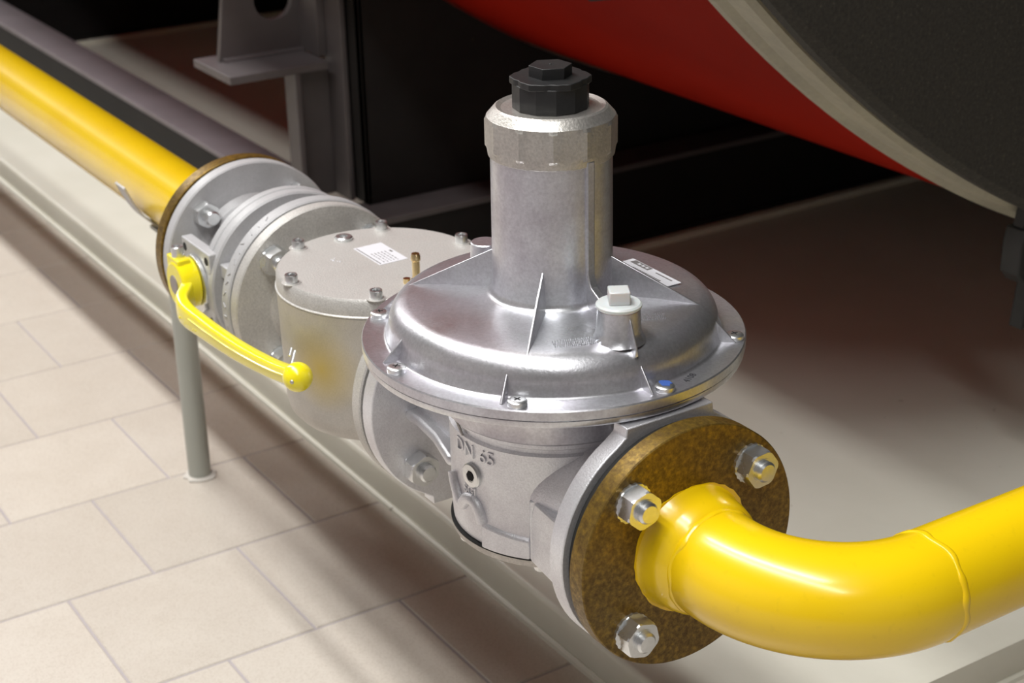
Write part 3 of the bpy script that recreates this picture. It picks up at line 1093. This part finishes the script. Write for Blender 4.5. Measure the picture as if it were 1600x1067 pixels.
# horseshoe rib on the drum
def on_drum(a_deg, z, r):
    a = a_deg * D2R
    return Vector((r * math.cos(a), r * math.sin(a), z))
bm = bmesh.new()
pth = [on_drum(a_, z_, 0.0815) for a_, z_ in ((-105, 0.000), (-103, -0.0060), (-99.5, -0.0125), (-96, -0.0180), (-93.5, -0.0200), (-91.5, -0.0170), (-88, -0.0120), (-83.8, -0.0105), (-80, -0.0130), (-77.5, -0.0185), (-76.0, -0.0260))]
sweep(bm, smooth_path(pth, 5), 0.0050, 14)
mk('horseshoe_rib', bm, M_ALUS, rg, (0, -0.08, -0.03), angle=60)
# socket plug
def drum_basis(a_deg, z, r):
    a = a_deg * D2R
    zx = Vector((math.cos(a), math.sin(a), 0))
    xx = Vector((-math.sin(a), math.cos(a), 0))
    yy = Vector((0, 0, 1))
    p = zx * r + Vector((0, 0, z))
    return Matrix(((xx.x, yy.x, zx.x, p.x), (xx.y, yy.y, zx.y, p.y), (xx.z, yy.z, zx.z, p.z), (0, 0, 0, 1)))
mxp = drum_basis(-83, 0.0105, 0.0800)
bm = bmesh.new()
lathe(bm, [(0, 0), (0.0100, 0), (0.0100, 0.0030), (0.0090, 0.0040), (0.0050, 0.0040), (0.0046, 0.0036), (0, 0.0036)], mxp, 36)
pl = mk('socket_plug', bm, M_ZINC, rg, mxp.translation, angle=30)
bm = bmesh.new()
prism(bm, ngon(6, 0.0042), 0.0035, 0.0042, mxp)
mk('hex_socket_shade', bm, M_HOLE, pl, mxp.translation)  # dark hexagon coloured as the shade in the socket
# cast lettering on the drum
def drum_text(a_deg, z, r):
    def fn(v):
        a = a_deg * D2R + v.x / r
        rr = r + v.z
        return Vector((rr * math.cos(a), rr * math.sin(a), z + v.y))
    return fn
text_obj('cast_lettering', 'DN 65', 0.0160, 0.0022, M_ALUS, rg, drum_text(-82, 0.0300, 0.0815))
text_obj('cast_lettering', 'SGI', 0.0105, 0.0020, M_ALUS, rg, drum_text(-85.5, -0.0040, 0.0814))
# flow arrow above the lettering
bm = bmesh.new()
pth = [on_drum(-99, 0.0475, 0.0812), on_drum(-91, 0.0400, 0.0818)]
sweep(bm, pth, 0.0011, 8)
mk('flow_arrow', bm, M_NUT, rg, (0, -0.08, 0.045))
# bottom plate with bolts
bm = bmesh.new()
lathe(bm, [(0, -0.0545), (0.0805, -0.0545), (0.0815, -0.0535), (0.0818, -0.0488), (0.0808, -0.0480), (0, -0.0480)], mz, 96)
bp_ = mk('bottom_plate', bm, M_NUT, rg, (0, 0, -0.05), angle=30)
bm = bmesh.new()
lathe(bm, [(0, -0.0482), (0.0826, -0.0482), (0.0826, -0.0466), (0, -0.0466)], mz, 96)
mk('gasket', bm, M_RUBB, rg, (0, 0, -0.047))
for k in range(6):
    a = (-42 + 60 * k) * D2R
    c = (0.0735 * math.cos(a), 0.0735 * math.sin(a), -0.0545)
    bm = bmesh.new()
    hexnut(bm, basis('z', c) @ Matrix.Rotation(PI, 4, 'X'), 0.0060, 0.0048, 0.0008)
    mk('bolt', bm, M_ZINC, bp_, c, angle=18)
# lower casing (collar) under the disc
bm = bmesh.new()
lathe(bm, [(0, 0.0505), (0.0850, 0.0505), (0.0868, 0.0525), (0.0868, 0.0640), (0.0885, 0.0680), (0.0885, 0.0730), (0.0940, 0.0800), (0.1180, 0.0900), (0.1400, 0.0935), (0.1432, 0.0945), (0.1438, 0.0958), (0.1438, 0.0990), (0.1428, 0.0996), (0, 0.0996)], mz, 128)
mk('lower_casing', bm, M_ALU, rg, (0, 0, 0.08), angle=30)
# upper casing: flange, dome, tube root
def fillet(cx, cz, r, a0, a1, n=8):
    return [(cx + r * math.cos((a0 + (a1 - a0) * i / n) * D2R), cz + r * math.sin((a0 + (a1 - a0) * i / n) * D2R)) for i in range(n + 1)]
bm = bmesh.new()
prof = [(0, 0.0998), (0.1440, 0.0998), (0.1448, 0.1006), (0.1448, 0.1068), (0.1440, 0.1078), (0.1290, 0.1078)]
prof += fillet(0.1290, 0.1108, 0.0030, 270, 180, 5)[1:]
prof += [(0.1245, 0.1150)]
prof += fillet(0.1045, 0.1170, 0.0195, 5, 78, 12)
prof += [(0.0980, 0.1372), (0.0800, 0.1384), (0.0600, 0.1388)]
prof += fillet(0.0520, 0.1452, 0.0062, 270, 180, 8)[1:]
prof += [(0.0448, 0.1700), (0.0444, 0.2515), (0, 0.2515)]
lathe(bm, prof, mz, 160)
uc = mk('upper_casing', bm, M_ALU, rg, (0, 0, 0.13), angle=30)
# big ribs from dome shoulder up to the tube
def rib(az, r_out, z_out, z_in, r_in, th=0.0045, zb=0.115):
    a = az * D2R
    m_ = Matrix.Rotation(a, 4, 'Z') @ basis('-y')
    bm = bmesh.new()
    rows = []
    # tapered in thickness: thicker at the foot
    for (r, z, t) in ((r_out, z_out, th * 0.30), (r_in, z_in, th * 0.36), (r_in, zb, th * 1.0), (r_out - 0.001, zb, th * 0.9)):
        rows.append([bm.verts.new(Matrix.Rotation(a, 4, 'Z') @ Vector((r, s * t / 2, z))) for s in (-1, 1)])
    n = len(rows)
    for i in range(n):
        A, B = rows[i], rows[(i + 1) % n]
        bm.faces.new((A[0], A[1], B[1], B[0]))
    bm.faces.new([r[0] for r in rows])
    bm.faces.new([r[1] for r in rows][::-1])
    c = Matrix.Rotation(a, 4, 'Z') @ Vector((r_out, 0, z_out))
    return mk('rib', bm, M_ALU, uc, c, bevel=0.0006)
for az in (-135, -43, 43, 135):
    rib(az, 0.113, 0.1345, 0.1700, 0.043, 0.006, 0.125)
for az in (-140, -97, -49, -4, 43, 88, 133, 178):
    rib(az, 0.1385, 0.1080, 0.1285, 0.118, 0.0045, 0.1060)
# vertical bar on the tube running down into the vent boss
bm = bmesh.new()
m_ = Matrix.Rotation(3 * D2R, 4, 'Z')
pts = [(0.043, 0.128), (0.0472, 0.2495), (0.0472, 0.160)] 
zsn = [(0.0468, 0.2500), (0.0468, 0.165), (0.050, 0.156), (0.060, 0.1500), (0.085, 0.147), (0.085, 0.125), (0.040, 0.125), (0.040, 0.2500)]
prism(bm, zsn, -0.0035, 0.0035, m_ @ basis('-y'))
mk('tube_spine', bm, M_ALU, uc, (0.047, 0, 0.2), bevel=0.0010)
# vent boss with milky plug
BX, BY = 0.0962, -0.0090
bm = bmesh.new()
lathe(bm, [(0.0200, 0.1350), (0.0172, 0.1385), (0.0160, 0.1430), (0.0152, 0.1585), (0.0145, 0.1592), (0, 0.1592)], basis('z', (BX, BY, 0)), 48)
boss = mk('vent_boss', bm, M_ALU, uc, (BX, BY, 0.15), angle=35)
a = math.atan2(BY, BX)
bm = bmesh.new()
for t in (1,):
    rows = []
    for (r, z, th) in ((0.0145, 0.157, 0.0014), (0.0245, 0.1370, 0.0014), (0.0245, 0.130, 0.003), (0.010, 0.130, 0.003)):
        rows.append([bm.verts.new(Vector((BX, BY, 0)) + Matrix.Rotation(-5 * D2R, 4, 'Z') @ Vector((r, s * th / 2, z))) for s in (-1, 1)])
    for i in range(4):
        A, B = rows[i], rows[(i + 1) % 4]
        bm.faces.new((A[0], A[1], B[1], B[0]))
    bm.faces.new([r[0] for r in rows])
    bm.faces.new([r[1] for r in rows][::-1])
mk('rib', bm, M_ALU, boss, (BX + 0.02, BY, 0.14), bevel=0.0005)
bm = bmesh.new()
lathe(bm, [(0, 0.1592), (0.0155, 0.1592), (0.0163, 0.1602), (0.0163, 0.1618), (0.0150, 0.1630), (0, 0.1630)], basis('z', (BX, BY, 0)), 40)
vp = mk('vent_plug', bm, M_WPL, rg, (BX, BY, 0.16), angle=30, label='milky white plastic vent plug')
bm = bmesh.new()
m_ = basis('z', (BX, BY, 0)) @ Matrix.Rotation(-30 * D2R, 4, 'Z')
box(bm, (-0.0074, -0.0074, 0.1628), (0.0074, 0.0074, 0.1728), m_)
mk('plug_head', bm, M_WPL, vp, (BX, BY, 0.168), bevel=0.0010)
# pressure boss behind the tube
bm = bmesh.new()
lathe(bm, [(0.014, 0.132), (0.0118, 0.137), (0.0110, 0.1555), (0.0102, 0.1563), (0, 0.1563)], basis('z', (-0.0775, -0.0115, 0)), 40)
mk('boss', bm, M_ALU, uc, (-0.0775, -0.0115, 0.15), angle=35)
# rim screws
for k in range(8):
    a = (45 * k + 0.7) * D2R
    c = (0.1362 * math.cos(a), 0.1362 * math.sin(a), 0.1078)
    bm = bmesh.new()
    lathe(bm, [(0, 0), (0.0069, 0), (0.0071, 0.0008), (0.0070, 0.0034), (0.0062, 0.0042), (0.0040, 0.0046), (0, 0.0047)], basis('z', c), 28)
    sc = mk('screw', bm, M_ZINC, rg, c, angle=40)
    bm = bmesh.new()
    m_ = basis('z', c) @ Matrix.Rotation(k * 1.1 + 0.4, 4, 'Z')
    box(bm, (-0.0028, -0.0005, 0.0042), (0.0028, 0.0005, 0.00485), m_)
    box(bm, (-0.0005, -0.0028, 0.0042), (0.0005, 0.0028, 0.00485), m_)
    mk('cross_slot_shade', bm, M_HOLE, sc, c)  # dark cross on the head, shade of the slot put in colour
    if k == 0:
        sc['label'] = 'rim screw daubed with blue marker'
        bm = bmesh.new()
        rnd = random.Random(2)
        pts = [((0.0034 + rnd.uniform(0, 0.0022)) * math.cos(t), (0.0034 + rnd.uniform(0, 0.0022)) * math.sin(t)) for t in [2 * PI * i / 14 for i in range(14)]]
        prism(bm, pts, 0.0045, 0.0049, basis('z', (c[0] - 0.001, c[1] + 0.001, c[2])))
        mk('marker_daub', bm, M_BLUE, sc, c)
# number printed on the rim
def flat_text(cx, cy, z, ang):
    m_ = Matrix.Translation((cx, cy, z)) @ Matrix.Rotation(ang, 4, 'Z')
    return lambda v: m_ @ v
text_obj('printed_number', '4108', 0.0074, 0.0002, M_INK, rg, flat_text(0.1305, 0.0282, 0.10795, 118 * D2R))
# shallow cast text on the dome, illegible at this size
rnd = random.Random(15)
bm = bmesh.new()
def scribble(cx, cy, ang, rows, length):
    m_ = Matrix.Translation((cx, cy, 0.1384)) @ Matrix.Rotation(ang, 4, 'Z')
    for r_ in range(rows):
        x = -length / 2
        while x < length / 2:
            wv = rnd.uniform(0.0006, 0.0014)
            y0 = -r_ * 0.0042
            box(bm, (x, y0, -0.0012), (x + 0.0004, y0 + rnd.uniform(0.0012, 0.0020), 0.0003), m_)
            x += wv + 0.0005
scribble(0.0850, -0.0400, -35 * D2R + PI * 0.5 + 0.25, 3, 0.030)
scribble(0.0800, 0.0300, -35 * D2R + PI * 0.5 + 0.2, 3, 0.022)
o = mk('cast_lettering', bm, M_ALU, uc, (0.08, 0, 0.138))
o['kind'] = 'stuff'
# sticker on the far shoulder
sx0, sx1, sy0, sy1 = -0.014, 0.046, 0.0735, 0.0850
stm = Matrix.Translation((0.014, 0.080, 0.1384)) @ Matrix.Rotation(-1 * D2R, 4, 'Z') 
bm = bmesh.new()
box(bm, (-0.031, -0.0072, 0), (0.031, 0.0068, 0.0005), stm)
st = mk('sticker', bm, M_LABEL, rg, stm.translation, label='white sticker with dark printed block')
bm = bmesh.new()
box(bm, (-0.0265, 0.0006, 0.0005), (-0.0040, 0.0062, 0.0006), stm)
x = -0.016
while x < 0.018:
    wv = rnd.uniform(0.0008, 0.002)
    box(bm, (x, -0.0058, 0.0005), (x + wv, -0.0036, 0.0006), stm)
    x += wv + 0.0008
box(bm, (0.004, 0.0022, 0.0005), (0.0245, 0.0036, 0.0006), stm)
mk('print', bm, M_INKG, st, stm.translation)
bm = bmesh.new()
for q in range(3):
    box(bm, (-0.0195 + q * 0.005, 0.0022, 0.0006), (-0.0165 + q * 0.005, 0.0046, 0.00065), stm)
mk('print', bm, M_LABEL, st, stm.translation)

# cap nut: twelve flats
bm = bmesh.new()
A0 = -32 * D2R
RN = 0.0480
def ngring(z, lim, seg=96):
    vs = []
    for i in range(seg):
        a = A0 + 2 * PI * i / seg
        b_ = ((a - A0 + 1e-9) % (PI / 6)) - PI / 12
        r = min(RN * math.cos(PI / 12) / math.cos(b_), lim)
        vs.append(bm.verts.new((r * math.cos(a), r * math.sin(a), z)))
    return vs
seg = 96
zz = [(0.2450, 0.0445), (0.2462, 0.0460), (0.2505, 0.0466), (0.2525, 0.0480), (0.2720, 0.0480), (0.2745, 0.0466), (0.2805, 0.0412), (0.2815, 0.0395), (0.2800, 0.0360), (0.2800, 0.0250)]
prev = None
for z, lim in zz:
    rg_ = ngring(z, lim)
    if prev:
        for i in range(seg):
            j = (i + 1) % seg
            bm.faces.new((prev[i], prev[j], rg_[j], rg_[i]))
    prev = rg_
bm.faces.new(prev)
mk('cap_nut', bm, M_NUT, rg, (0, 0, 0.262), angle=12)
# black adjusting cap
bm = bmesh.new()
CN = 0.0278
pts = ngon(12, CN, (-33.7 + 8) * D2R)
prism(bm, pts, 0.2800, 0.2985, mz)
pts2 = []
for i in range(72):
    a = 2 * PI * i / 72
    r = 0.0278 + 0.0016 * math.cos(6 * (a - 56 * D2R)) ** 3
    pts2.append((r * math.cos(a), r * math.sin(a)))
prism(bm, pts2, 0.2975, 0.3025, mz)
ac = mk('adjusting_cap', bm, M_BLKP, rg, (0, 0, 0.29), bevel=0.0006, angle=20, label='black plastic adjusting cap')
bm = bmesh.new()
prism(bm, ngon(6, 0.0157, -55 * D2R), 0.3022, 0.3105, mz)
hx = mk('hex_head', bm, M_BLKP, ac, (0, 0, 0.306), bevel=0.0004, angle=20)
bm = bmesh.new()
sphere(bm, (0, 0, 0.3103), 0.0009, 10, 6)
mk('moulding_pip', bm, M_BLKP, hx, (0, 0, 0.3105))
# inlet side bolts of the regulator
for sy, sz in ((-1, -1), (1, -1), (-1, 1), (1, 1)):
    flange_bolt(rg, (-0.1300, sy * 0.0513, sz * 0.0513), 1, 0.45, tip=0.006, nuth=0.0135, washer=False)

# ================================================================== ELBOW PIPE (outlet)
ep = thing('elbow_pipe', 'glossy yellow gas pipe elbow with rusty brown flange bolted to the regulator outlet', 'pipe', (0.25, 0.2, 0))
XF = 0.1707
fo = disc_x('flange', 0.1548, XF, 0.0925, M_RUST, ep, cham=0.0008, seg=128)
fo['label'] = 'round rusty brown steel flange'
disc_x('gasket', 0.1455, 0.1548, 0.0870, M_RUBB, ep)  # gasket enlarged so its black stands in for shade in the gap
bm = bmesh.new()
lathe(bm, [(0.030, XF - 0.002), (0.0480, XF - 0.001), (0.0470, XF + 0.0015), (0.0452, XF + 0.004), (0.0445, XF + 0.014), (0.0425, XF + 0.022), (0.0390, XF + 0.0265), (0.0370, XF + 0.028), (0.030, XF + 0.028)], basis('x'), 72)
mk('weld_neck', bm, M_YEL, ep, (0.18, 0, 0), angle=50)
bm = bmesh.new()
path = []
rad = []
XB = 0.206
RE = 0.095
for i in range(4):
    f = i / 4
    path.append((XF + 0.018 + (XB - XF - 0.018) * f, 0, 0))
    rad.append(0.0375 + 0.0018 * min(1, f * 2))
for i in range(33):
    t = PI / 2 * i / 32
    path.append((XB + RE * math.sin(t), RE - RE * math.cos(t), 0))
    rad.append(0.0393 - 0.0008 * i / 32)
for i in range(1, 30):
    path.append((XB + RE, RE + 0.09 * i, 0))
    rad.append(0.0380)
sweep(bm, path, rad, 64)
mk('pipe', bm, M_YEL, ep, (0.3, 0.5, 0), angle=60)
# irregular weld bead at the end of the elbow
def bead(center, axis, r, rr, name='weld_bead', seed=1):
    rnd = random.Random(seed)
    ph = [rnd.uniform(0, 6.28) for _ in range(6)]
    bm = bmesh.new()
    n, m_ = 96, 10
    mx = basis(axis, center)
    rings = []
    for i in range(n):
        a = 2 * PI * i / n
        w1 = sum(math.sin(a * (5 + 4 * k) + ph[k]) for k in range(4)) / 4
        rr2 = rr * (1 + 0.35 * w1)
        off = 0.0008 * sum(math.sin(a * (3 + 3 * k) + ph[5 - k]) for k in range(3))
        ring_ = []
        for k in range(m_):
            b_ = 2 * PI * k / m_
            q = r + rr2 * math.cos(b_) * 0.7
            ring_.append(bm.verts.new(mx @ Vector((q * math.cos(a), q * math.sin(a), off + rr2 * 1.3 * math.sin(b_)))))
        rings.append(ring_)
    for i in range(n):
        A, B = rings[i], rings[(i + 1) % n]
        for k in range(m_):
            l = (k + 1) % m_
            bm.faces.new((A[k], A[l], B[l], B[k]))
    return mk(name, bm, M_YEL, ep, center, angle=60)
bead((XB + RE, RE + 0.002, 0), 'y', 0.0380, 0.0022, seed=3)
bead((XF + 0.0265, 0, 0), 'x', 0.0385, 0.0024, seed=8)
# paint run on the flange below the neck
bm = bmesh.new()
sweep(bm, [(XF + 0.0006, 0.004, -0.046), (XF + 0.0010, 0.004, -0.052), (XF + 0.0012, 0.0042, -0.0575)], [0.0030, 0.0018, 0.0020], 10)
rnd = random.Random(6)
pts = []
for i in range(60):
    a = 2 * PI * i / 60
    r = 0.0482 + rnd.uniform(0, 0.0016) + 0.0012 * math.sin(3 * a)
    pts.append((r * math.cos(a), r * math.sin(a)))
prism(bm, pts, XF - 0.001, XF + 0.0005, basis('x'))
mk('paint_run', bm, M_YEL, ep, (XF, 0, -0.05), angle=40)
for (sy, sz, ro) in ((-1, 1, 0.30), (1, 1, 0.1), (-1, -1, 0.75), (1, -1, 0.4)):
    flange_bolt(ep, (XF, sy * 0.0513, sz * 0.0513), 1, ro, tip=0.0050, nuth=0.0130)
